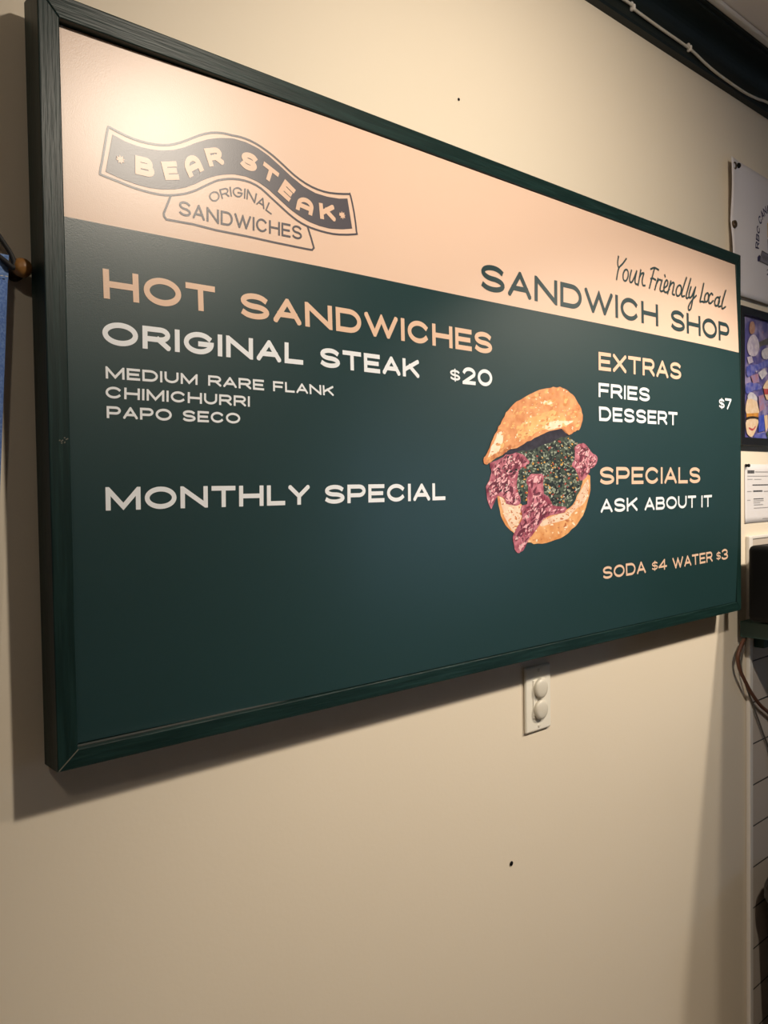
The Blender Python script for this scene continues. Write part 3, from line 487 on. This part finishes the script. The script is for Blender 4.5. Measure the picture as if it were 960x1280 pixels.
# the ribbon emblem
bm = bmesh.new()
allp = stroke(smooth2(OUTER, 2), .0024, False, True) + stroke(TAB, .0024)
n = 70
for i in range(n):
    a, b = along(BAND_TOP, i/n), along(BAND_TOP, (i+1)/n); c, d = along(BAND_BOT, (i+1)/n), along(BAND_BOT, i/n)
    allp.append([a, b, c, d])
add_polys(bm, union(allp), surf(.0004))
for s, c, w, b, t in LOGO:
    if c == 'slate': add_polys(bm, union(warp_word(s, w, b, t)), surf(.0004))
lowx = [p for p in OUTER]
o = obj('ribbon_emblem', bm, M['ink_slate'], sheet); o['label'] = 'slate grey waving ribbon emblem with Original Sandwiches tab'
bm = bmesh.new()
for s, c, w, b, t in LOGO:
    if c == 'peach': add_polys(bm, union(warp_word(s, w, b, t)), surf(.0008))
for c0, e0 in STARS:
    r = math.dist(c0, e0)*1.05
    pl = [(c0[0]+(r if k % 2 == 0 else r*.55)*math.cos(PI*k/8+.2), c0[1]+(r if k % 2 == 0 else r*.55)*math.sin(PI*k/8+.2)) for k in range(16)]
    add_fill(bm, pl, surf(.0008))
o = obj('lettering', bm, M['ink_peach'], sheet); o['label'] = 'peach letters Bear Steak and two stars on the ribbon'
# the printed sandwich picture
FM = [mat('print_bun', (0.58,0.21,0.075), .4, noise=(55, 5, (0.76,0.37,0.16), .35, .65)),        # 0
      mat('print_shadow', (0.016,0.012,0.022), .4, noise=(90, 3, (0.035,0.03,0.045), .4, .7)),  # 1
      mat('print_herb', (0.026,0.040,0.028), .4, noise=(150, 5, (0.090,0.115,0.080), .38, .66)),# 2
      mat('print_meat', (0.25,0.040,0.070), .4, noise=(75, 5, (0.56,0.20,0.25), .38, .64)),     # 3
      mat('print_crumb', (0.82,0.62,0.47), .4, noise=(80, 5, (0.62,0.36,0.22), .45, .8)),       # 4
      mat('print_crust', (0.62,0.24,0.07), .4, noise=(60, 5, (0.80,0.45,0.20), .35, .7)),       # 5
      mat('print_bun_light', (0.80,0.50,0.20), .4, noise=(60, 5, (0.72,0.35,0.12), .4, .75)),   # 6
      mat('print_bun_pale', (0.88,0.74,0.56), .4, noise=(70, 5, (0.84,0.55,0.32), .45, .8)),    # 7
      mat('print_bun_red', (0.46,0.14,0.045), .4, noise=(110, 5, (0.74,0.36,0.15), .4, .65)),   # 8
      mat('print_pink', (0.78,0.42,0.45), .4), mat('print_crimson', (0.13,0.022,0.04), .4),     # 9 10
      mat('print_orange', (0.66,0.32,0.05), .4), mat('print_red', (0.36,0.05,0.03), .4),        # 11 12
      mat('print_sage', (0.27,0.31,0.23), .4), mat('print_mint', (0.50,0.53,0.46), .4), mat('print_black', (0.010,0.014,0.013), .4)]  # 13 14 15
bm = bmesh.new(); random.seed(11)
layer = [0]
def reg(name, mi, fuzz=.0012, n=3):
    layer[0] += 1
    P = [(x+random.uniform(-fuzz, fuzz), z+random.uniform(-fuzz, fuzz)) for x, z in smooth2(FOOD[name], n)]
    add_fill(bm, P, surf(.0003+.00002*layer[0]), mi)
def flecks(name, mi, n, r0, r1, lng=1.0, ang=None, clipto=None):
    layer[0] += 1
    P = FOOD[name]; xs_ = [p[0] for p in P]; zs_ = [p[1] for p in P]; k = 0
    fn = surf(.0003+.00002*layer[0])
    while k < n:
        x = random.uniform(min(xs_), max(xs_)); z = random.uniform(min(zs_), max(zs_))
        if not inside((x, z), P): continue
        k += 1; r = random.uniform(r0, r1); a0 = random.uniform(0, PI) if ang is None else ang+random.uniform(-.6,.6)
        pl = []
        m = 7
        for i in range(m):
            a = 2*PI*i/m; rr = r*random.uniform(.6, 1.2)
            u, v = rr*lng*math.cos(a), rr*math.sin(a)
            pl.append((x+1.5*(u*math.cos(a0)-v*math.sin(a0)), z+u*math.sin(a0)+v*math.cos(a0)))
        if all(inside(p, P) for p in pl): add_polys(bm, [pl], fn, mi)
reg('bun_bottom', 5); reg('crumb', 4); reg('crumb_r', 4)
flecks('bun_bottom', 7, 60, .0006, .0018, 2.0); flecks('bun_bottom', 8, 60, .0006, .002, 2.2)
flecks('crumb', 8, 30, .0005, .0012, 1.4); flecks('crumb_r', 8, 40, .0005, .0012, 1.6)
reg('shade', 1); reg('bun_under', 8); reg('chimichurri', 2, .002)
flecks('chimichurri', 15, 60, .0025, .0050, 1.3); flecks('chimichurri', 15, 320, .0010, .0028, 1.6); flecks('chimichurri', 13, 330, .0007, .0020, 1.6); flecks('chimichurri', 2, 200, .0008, .0022, 1.5)
flecks('chimichurri', 14, 110, .0005, .0012, 1.5); flecks('chimichurri', 11, 60, .0008, .0018, 1.3); flecks('chimichurri', 12, 60, .0007, .0018, 1.5)
for nm in ('steak_left', 'steak_right', 'steak_hang'):
    reg(nm, 3)
    k = {'steak_left': 1.0, 'steak_right': .6, 'steak_hang': 1.0}[nm]
    flecks(nm, 10, int(22*k), .0018, .0034, 2.6, .9); flecks(nm, 9, int(22*k), .0014, .0030, 2.4, .8); flecks(nm, 10, int(75*k), .0007, .0020, 3.2, .9); flecks(nm, 9, int(75*k), .0006, .0018, 2.8, .9); flecks(nm, 10, int(50*k), .0005, .0011, 4.5, 1.9); flecks(nm, 14, int(22*k), .0003, .0007, 3.0, .9)
flecks('steak_left', 15, 14, .0008, .0018, 1.6)
reg('bun_top', 0); reg('bun_left', 7); reg('bun_red', 8); reg('bun_hi', 6, .002); reg('bun_pale', 7); reg('bun_hi2', 7, .002)
flecks('bun_top', 6, 80, .0008, .0028, 1.7, .5); flecks('bun_top', 7, 80, .0005, .0014, 1.5); flecks('bun_red', 8, 60, .0006, .0018, 1.5); flecks('bun_top', 5, 70, .0008, .0026, 2, .6); flecks('bun_top', 8, 30, .0006, .0014, 2.4, .6); flecks('bun_hi', 5, 16, .0010, .0024, 2, .5)
o = obj('sandwich_picture', bm, FM, sheet); o['label'] = 'printed picture of a steak sandwich with green chimichurri in a split bun'

# ------------------------------------------------------------------ outlet under the board
ol = thing('wall_outlet', 'white wall outlet with two round safety caps under the menu board', 'outlet', (.8378, 0, Z0-.1425))
ox, oz = .8378, Z0-.0855
bm = nbox(ox-.035, ox+.035, -.0062, 0, oz-.057, oz+.057, bev=.0035, seg=3)
obj('cover_plate', bm, M['plastic'], ol)
obj('receptacle_insert', nbox(ox-.0166, ox+.0166, -.0078, -.004, oz-.0335, oz+.0335, bev=.0012), M['plastic'], ol)
for dz in (.0172, -.0195):
    bm = lathe_y(bmesh.new(), ox+.001, oz+dz, [(0.0001,-.0152),(.006,-.0151),(.012,-.0146),(.0158,-.0132),(.0168,-.0115),(.0168,-.0070),(0.0001,-.0070)])
    obj('safety_cap', bm, M['plastic2'], ol, smooth=True)
for dz in (.0483, -.0483):
    bm = lathe_y(bmesh.new(), ox, oz+dz, [(0.0001,-.0074),(.0022,-.0073),(.0031,-.0066),(.0031,-.0055),(0.0001,-.0055)], 16)
    obj('plate_screw', bm, M['plastic2'], ol)
# two little dark marks in the wall
def nail(x, z, r, label):
    o = thing('nail', label, 'nail', (x, 0, Z0+z))
    obj('head', lathe_y(bmesh.new(), x, Z0+z, [(0.0001,-.0022),(r*.6,-.0020),(r,-.0012),(r,-.0006),(r*.45,-.0006),(r*.45,.004),(0.0001,.004)], 16), M['black'], o)
nail(.767, -.355, .0040, 'tiny dark nail head alone in the bare wall below the outlet')
nail(.659, .884, .0022, 'tiny dark nail speck in the wall above the top frame rail')

# ------------------------------------------------------------------ cable along the crown moulding
cb = thing('ceiling_cable', 'white cable clipped along the dark crown moulding', 'cable', (1.30, -.02, Z0+1.15))
P = [(XL+.3,-.0235,Z0+1.186),(-.4,-.0235,Z0+1.184),(.35,-.0235,Z0+1.187),(.80,-.0235,Z0+1.184),(1.00,-.0235,Z0+1.186),(1.113,-.0235,Z0+1.188),(1.125,-.0235,Z0+1.183),(1.22,-.0235,Z0+1.181),(1.333,-.0235,Z0+1.180),(1.40,-.0235,Z0+1.172),(1.4647,-.0235,Z0+1.1675),(1.5786,-.0235,Z0+1.1665),(1.65,-.0235,Z0+1.172),(1.72,-.0235,Z0+1.180),(1.95,-.0235,Z0+1.184),(2.6,-.0235,Z0+1.180),(3.6,-.0235,Z0+1.186)]
obj('cable', tube(bmesh.new(), catmull(P, 6), .0029), M['cable'], cb, smooth=True)
for x, z in ((1.119, 1.184), (1.333, 1.180), (.60, 1.1855), (1.95, 1.184)):
    bm = bmesh.new(); a = [(x-.0035, z+.0065), (x+.0035, z+.0065), (x+.0035, z-.0065), (x-.0035, z-.0065)]
    box(bm, x-.003, x+.003, -.0290, -.0185, Z0+z-.0058, Z0+z+.0058, bev=.002)
    box(bm, x-.003, x+.003, -.0240, -.0188, Z0+z+.0055, Z0+z+.0115, bev=.001)
    obj('cable_clip', bm, M['white_trim'], cb)

# ------------------------------------------------------------------ white flag pinned to the wall
fx0, fx1, fz0, fz1 = 1.539, 2.04, .712, 1.014
fl = thing('pin_flag', 'white golf flag with eyelets and a crest pinned high on the wall', 'flag', (1.78, 0, Z0+fz0))
def fsurf(off):
    def f(x, z):
        u = (x-fx0)/(fx1-fx0); v = (z-fz0)/(fz1-fz0)
        y = -.008-.0025*math.sin(7*u+1.3*v)-.006*math.exp(-((u)/.05)**2)*abs(math.sin(PI*1.6*v+.4))
        return (x + .004*math.sin(5*v)*(1-u), y-off, Z0+z)
    return f
bm = bmesh.new(); f0 = fsurf(0)
g = [[bm.verts.new(f0(fx0+(fx1-fx0)*i/40, fz0+(fz1-fz0)*j/24)) for i in range(41)] for j in range(25)]
for j in range(24):
    for i in range(40): bm.faces.new((g[j][i], g[j][i+1], g[j+1][i+1], g[j+1][i]))
cl = obj('cloth', bm, M['flag'], fl, smooth=True)
so = cl.modifiers.new('thickness', 'SOLIDIFY'); so.thickness = .0012; so.offset = 1.0
bm = bmesh.new(); add_polys(bm, union(warp_word('RBC CANA', .2, FLAG_BASE, FLAG_TOP)), fsurf(.0016))
o = obj('lettering', bm, M['navy'], cl); o['label'] = 'dark navy lettering curving round the crest'
bm = bmesh.new(); f1 = fsurf(.0016); f2 = fsurf(.0022)
def ext(P, dx=.022): return [((x+dx) if x > 1.744 else x, z) for x, z in P]
add_fill(bm, ext(TRO), f1, 0); add_fill(bm, ext(TROG), f1, 1); add_fill(bm, ext(RIB, .05), f1, 1); add_fill(bm, RIBEND, f1, 2)
add_polys(bm, stroke(ext(RIB, .05), .0025, False, True), f2, 3)
random.seed(4)
for i in range(9):
    x = 1.700+i*.009; add_polys(bm, stroke([(x, .818-(x-1.70)*.02), (x+.003, .826-(x-1.70)*.02), (x+.006, .815-(x-1.70)*.02)], .0018), f2, 3)
add_polys(bm, warp_word('2', .14, TWO[0], TWO[1]), f1, 2)
o = obj('crest', bm, [M['gold'], M['greyink'], M['navy'], M['ink_k']], cl); o['label'] = 'gold and grey trophy crest over a dark ribbon'
for x, z, rx in ((1.5515, .9975, 1), (1.5525, .867, 1)):
    bm = lathe_y(bmesh.new(), x, Z0+z, [(.0045,-.0150),(.0080,-.0170),(.0085,-.0150),(.0085,-.0110),(.0045,-.0110),(.0045,-.0150)], 20)
    obj('eyelet', bm, M['grommet'], fl, smooth=True)
bm = lathe_y(bmesh.new(), 1.574, Z0+1.0035, [(0.0001,-.0180),(.004,-.0175),(.006,-.0150),(.006,-.0100),(.0012,-.0100),(.0012,.0),(0.0001,.0)], 16)
obj('push_pin', bm, M['black'], fl, smooth=True)

# ------------------------------------------------------------------ framed painting
px0, px1, pz0, pz1, pw = 1.573, 2.02, .3685, .687, .0175
pf = thing('framed_painting', 'black framed purple and blue painting on the wall under the white flag', 'painting', (1.79, 0, Z0+pz0))
for q in ([(px0,pz1),(px1,pz1),(px1-pw,pz1-pw),(px0+pw,pz1-pw)], [(px1,pz0),(px0,pz0),(px0+pw,pz0+pw),(px1-pw,pz0+pw)],
          [(px0,pz0),(px0,pz1),(px0+pw,pz1-pw),(px0+pw,pz0+pw)], [(px1,pz1),(px1,pz0),(px1-pw,pz0+pw),(px1-pw,pz1-pw)]):
    bm = bmesh.new(); f = [bm.verts.new((x,-.020,Z0+z)) for x, z in q]; b = [bm.verts.new((x,0,Z0+z)) for x, z in q]
    bm.faces.new(f); bm.faces.new(b[::-1])
    for i in range(4): bm.faces.new((f[i], b[i], b[(i+1)%4], f[(i+1)%4]))
    bmesh.ops.recalc_face_normals(bm, faces=bm.faces[:])
    obj('frame_rail', bm, M['blackgloss'], pf)
AM = {'base': mat('paint_violet', (0.075,0.065,0.22), .3, noise=(26, 5, (0.38,0.31,0.46), .46, .70), coat=.4)}
for n_, c_, c2 in (('grey',(.07,.065,.065),(.13,.12,.12)),('lilac',(.36,.31,.42),(.55,.50,.55)),('brown',(.33,.17,.12),(.42,.24,.18)),('white',(.56,.53,.56),(.36,.34,.42)),
   ('blue',(.055,.07,.32),(.20,.19,.42)),('rose',(.33,.16,.22),(.24,.20,.38)),('cream',(.62,.44,.27),(.70,.55,.42)),('orange',(.58,.27,.045),(.40,.14,.03)),('dark',(.025,.018,.015),(.05,.03,.02)),
   ('red',(.35,.045,.05),(.50,.12,.11)),('royal',(.03,.055,.36),(.08,.10,.42)),('green',(.05,.09,.05),(.09,.13,.07))):
    AM[n_] = mat('paint_'+n_, c_, .3, noise=(90, 4, c2, .4, .7), coat=.4)
keys = list(AM)
canvas = obj('canvas', nbox(px0+pw-.002, px1-pw+.002, -.0115, -.001, Z0+pz0+pw-.002, Z0+pz1-pw+.002), AM['base'], pf)
bm = bmesh.new()
art = list(ART)
def blob(k, cx, cz, rx, rz, n=12): art.append((k, [(cx+rx*math.cos(2*PI*i/n), cz+rz*math.sin(2*PI*i/n)) for i in range(n)]))
for k, cx, cz, rx, rz in (('blue',1.86,.62,.05,.03),('white',1.80,.60,.03,.02),('rose',1.90,.52,.04,.03),('cream',1.85,.46,.03,.018),('orange',1.85,.44,.034,.008),('cream',1.85,.425,.03,.012),('royal',1.93,.43,.03,.03),('lilac',1.80,.50,.025,.03),('blue',1.77,.44,.02,.03)): blob(k, cx, cz, rx, rz)
random.seed(8)
for i in range(26):
    x = 1.63+random.random()*.30; z = .40+random.random()*.25
    pl = [(x+random.uniform(-.001,.001)+.006*math.cos(2*PI*j/6)*random.uniform(.4,1), z+.004*math.sin(2*PI*j/6)*random.uniform(.4,1.2)) for j in range(6)]
    art.insert(0, (random.choice(['lilac','white','blue','rose','royal']), pl))
for i, (k, P) in enumerate(art):
    P = [(min(max(x, px0+pw+.001), px1-pw-.001), min(max(z, pz0+pw+.001), pz1-pw-.001)) for x, z in P]
    Q = []
    for p in P:
        if not Q or math.dist(p, Q[-1]) > 1e-5: Q.append(p)
    if len(Q) > 2: add_fill(bm, [(min(max(x, px0+pw+.001), px1-pw-.001), min(max(z, pz0+pw+.001), pz1-pw-.001)) for x, z in smooth2(Q, 3)] if len(Q) > 4 else Q, lambda x, z, i=i: (x, -.0117-.00006*i, Z0+z), keys.index(k))
obj('painted_shapes', bm, [AM[k] for k in keys], canvas)

# ------------------------------------------------------------------ notice pinned below the painting
nt_ = thing('paper_notice', 'white printed notice sheet pinned to the wall below the framed painting', 'notice', (1.74, 0, Z0+.184))
bm = bmesh.new()
def psurf(off): return lambda x, z: (x, -.0016-off-.0025*max(0,(1.66-x)/.03)**2*max(0, (.25-z)/.06)**2*.3, Z0+z)
g = [[bm.verts.new(psurf(0)(1.6285+.222*i/16, .185+.140*j/10)) for i in range(17)] for j in range(11)]
for j in range(10):
    for i in range(16): bm.faces.new((g[j][i], g[j][i+1], g[j+1][i+1], g[j+1][i]))
sh = obj('sheet', bm, M['paper'], nt_, smooth=True)
so = sh.modifiers.new('thickness', 'SOLIDIFY'); so.thickness = .0004; so.offset = -1
for d, P in PAPER:
    bm = bmesh.new()
    (xa, za), (xb, zb), (xc, zc_), (xd, zd) = P
    x = xa; random.seed(int(xa*1e4+za*1e3))
    while x < xb-.001:
        w_ = min(random.uniform(.004, .011) if not d else .006, xb-x)
        h_ = (za-zd)*.9
        add_polys(bm, [[(x, zd), (x+w_-.0008, zd), (x+w_-.0008, zd+h_), (x, zd+h_)]], psurf(.0006)); x += w_
    obj('printed_heading' if d else 'printed_line', bm, M['ink_k'] if d else M['ink_g'], sh)
bm = lathe_y(bmesh.new(), 1.6325, Z0+.3215, [(0.0001,-.012),(.0035,-.0115),(.0042,-.009),(.0030,-.005),(.0042,-.003),(.0042,-.0021),(0.0001,-.0021)], 14)
obj('push_pin', bm, M['black'], nt_, smooth=True)

# ------------------------------------------------------------------ deep green shelf, what stands on it, what hangs under it
shf = thing('counter_shelf', 'deep dark green shelf jutting from the wall beside the white tiles', 'shelf', (2.5, 0, Z0-.078))
obj('slab', nbox(1.580, 3.3, -.62, -.012, Z0-.0765, Z0-.0395, bev=.002), M['shelf'], shf)
obj('wall_batten', nbox(1.66, 3.3, -.032, -.0085, Z0-.112, Z0-.0765), M['shelf'], shf)
bx = thing('speaker_box', 'black rounded box standing on the dark green shelf', 'box', (1.78, -.30, Z0-.0395))
bm = nbox(1.5345, 1.98, -.56, -.050, Z0-.031, Z0+.1405, bev=.012, seg=4)
obj('housing', bm, M['black'], bx)
for a in ((1.60,-.53),(1.93,-.53),(1.60,-.10),(1.93,-.10)): obj('rubber_foot', nbox(a[0], a[0]+.025, a[1], a[1]+.025, Z0-.0395, Z0-.030), M['black'], bx)
obj('grille', nbox(1.57, 1.95, -.563, -.559, Z0-.02, Z0+.125, bev=.0015), M['blackgloss'], bx)
P = [(1.5814,-.0210,Z0-0.0820),(1.5692,-.0210,Z0-0.0910),(1.5520,-.0210,Z0-0.1115),(1.5515,-.0210,Z0-0.1305),(1.5650,-.0210,Z0-0.1549),(1.6138,-.0210,Z0-0.2081),(1.6643,-.0210,Z0-0.2497),(1.7168,-.0210,Z0-0.2811),(1.8100,-.0210,Z0-0.3400),(1.9300,-.0210,Z0-0.4200),(2.0500,-.0210,Z0-0.5500),(2.1000,-.0210,Z0-0.8500),(2.10,-.0210,.005)]
tag(obj('power_cord', tube(bmesh.new(), catmull([Vector(p) for p in P], 6), .0042), M['cord'], smooth=True), 'thicker reddish brown cord looping down from under the green shelf', 'cord')
P = [(1.6080,-.0145,Z0-.0800),(1.5950,-.0100,Z0-.1250),(1.5930,-.0100,Z0-.1600),(1.6270,-.0138,Z0-.2246),(1.6655,-.0138,Z0-.2800),(1.6960,-.0138,Z0-.3251),(1.7320,-.0138,Z0-.3823),(1.76,-.0138,Z0-.50),(1.78,-.0138,Z0-.70),(1.79,-.0138,.02)]
tag(obj('thin_cord', tube(bmesh.new(), catmull([Vector(p) for p in P], 6), .0022), M['cordg'], smooth=True), 'thin grey cord hanging across the white tiles behind the brown cord', 'cord')
# black bin in the lower right corner
bi = thing('waste_bin', 'black rounded bin against the tiles under the green shelf', 'bin', (1.80, -.22, 0))
bm = bmesh.new(); prev = None; cx_, cy_ = 1.80, -.245
def rrect(hx, hy, r, z, n=6):
    out = []
    for qx, qy, a0 in ((1,1,0),(-1,1,90),(-1,-1,180),(1,-1,270)):
        for i in range(n+1):
            a = math.radians(a0+90*i/n); out.append((cx_+qx*(hx-r)+r*math.cos(a), cy_+qy*(hy-r)+r*math.sin(a), z))
    return out
def loft(bm, levels):
    prev = None
    for lv in levels:
        ring = [bm.verts.new(p) for p in rrect(*lv)]
        if prev:
            for i in range(len(ring)): bm.faces.new((prev[i], prev[(i+1)%len(ring)], ring[(i+1)%len(ring)], ring[i]))
        else: bm.faces.new(ring[::-1])
        prev = ring
    bm.faces.new(prev); return bm
obj('body', loft(bmesh.new(), [(.165,.16,.05,0.0),(.175,.17,.05,.02),(.196,.195,.05,.50)]), M['black'], bi)
obj('lid', loft(bmesh.new(), [(.199,.199,.05,.5005),(.202,.203,.05,.51),(.202,.203,.05,.535),(.194,.195,.05,.558),(.175,.178,.05,.570),(.12,.12,.05,.574)]), M['blackgloss'], bi)

# ------------------------------------------------------------------ blue apron on a peg at the left
pg = thing('wall_peg', 'round amber wooden peg on the wall left of the menu board', 'peg', (-.012, 0, Z0+.508))
bm = lathe_y(bmesh.new(), -.0115, Z0+.5085, [(0.0001,-.0335),(.0045,-.0328),(.0085,-.0298),(.0100,-.0250),(.0085,-.0205),(.0060,-.0180),(.0045,-.0165),(0.0001,-.0165)], 20)
obj('knob', bm, M['peg'], pg, smooth=True)
obj('stem', lathe_y(bmesh.new(), -.0115, Z0+.5085, [(0.0001,-.0168),(.0045,-.0168),(.0045,-.004),(.009,-.004),(.009,0),(0.0001,0)], 16), M['dowel'], pg)
ap = thing('apron', 'blue cloth apron hanging by a black strap beside the wooden peg', 'apron', (-.15, -.02, Z0+.16))
def apron_sheet(edge, x1, z1, z0, y, mt, name, par):
    bm = bmesh.new(); n = 14; m = 22; g = []
    for j in range(n+1):
        z = z1+(z0-z1)*j/n
        # right edge follows the hang of the cloth
        e = edge(z); row = []
        for i in range(m+1):
            x = e+(x1-e)*i/m
            row.append(bm.verts.new((x, y-.006*math.sin(i*.8)*min(1, i/4)-.004*(1-j/n), Z0+z)))
        g.append(row)
    for j in range(n):
        for i in range(m): bm.faces.new((g[j][i], g[j+1][i], g[j+1][i+1], g[j][i+1]))
    o = obj(name, bm, mt, par, smooth=True)
    so = o.modifiers.new('thickness', 'SOLIDIFY'); so.thickness = .0018; so.offset = 0
    return o
edge = lambda z: -.0255-.0000-.062*max(0,(.495-z))**1.0*.95
body = apron_sheet(edge, -.33, .495, .05, -.0200, M['denim'], 'body', ap)
hem = apron_sheet(lambda z: -.0245, -.33, .5185, .4945, -.0220, M['denim_l'], 'hem', ap)
bm = bmesh.new()
for i in range(40):
    x = -.0265-i*.0045
    box(bm, x-.0026, x, -.0292, -.0284, Z0+.4962, Z0+.4970)
obj('stitching', bm, M['cable'], hem)
P = [(-.0370,-.026,Z0+.5180),(-.0275,-.0290,Z0+.5105),(-.0215,-.0280,Z0+.5065),(-.0195,-.0270,Z0+.5105),(-.0225,-.0260,Z0+.5205),(-.0290,-.0250,Z0+.5310),(-.0400,-.0240,Z0+.5480),(-.0700,-.0240,Z0+.600),(-.1300,-.0240,Z0+.680)]
obj('neck_strap', tube(bmesh.new(), catmull([Vector(p) for p in P], 6), .0026), M['strap'], ap, smooth=True)
pg2 = thing('wall_peg', 'wooden wall peg the apron strap hangs from, out at the far left', 'peg', (-.155, 0, Z0+.69))
bm = lathe_y(bmesh.new(), -.155, Z0+.690, [(0.0001,-.0375),(.0055,-.0368),(.0100,-.0335),(.0110,-.0290),(.0085,-.0250),(.0050,-.0220),(.0050,0),(0.0001,0)], 20)
obj('knob', bm, M['peg'], pg2, smooth=True)
P = [(-.1300,-.0240,Z0+.680),(-.1450,-.0200,Z0+.693),(-.155,-.0190,Z0+.6975),(-.165,-.0200,Z0+.693),(-.18,-.024,Z0+.680),(-.24,-.024,Z0+.600),(-.29,-.024,Z0+.5150)]
obj('neck_strap', tube(bmesh.new(), catmull([Vector(p) for p in P], 6), .0026), M['strap'], ap, smooth=True)
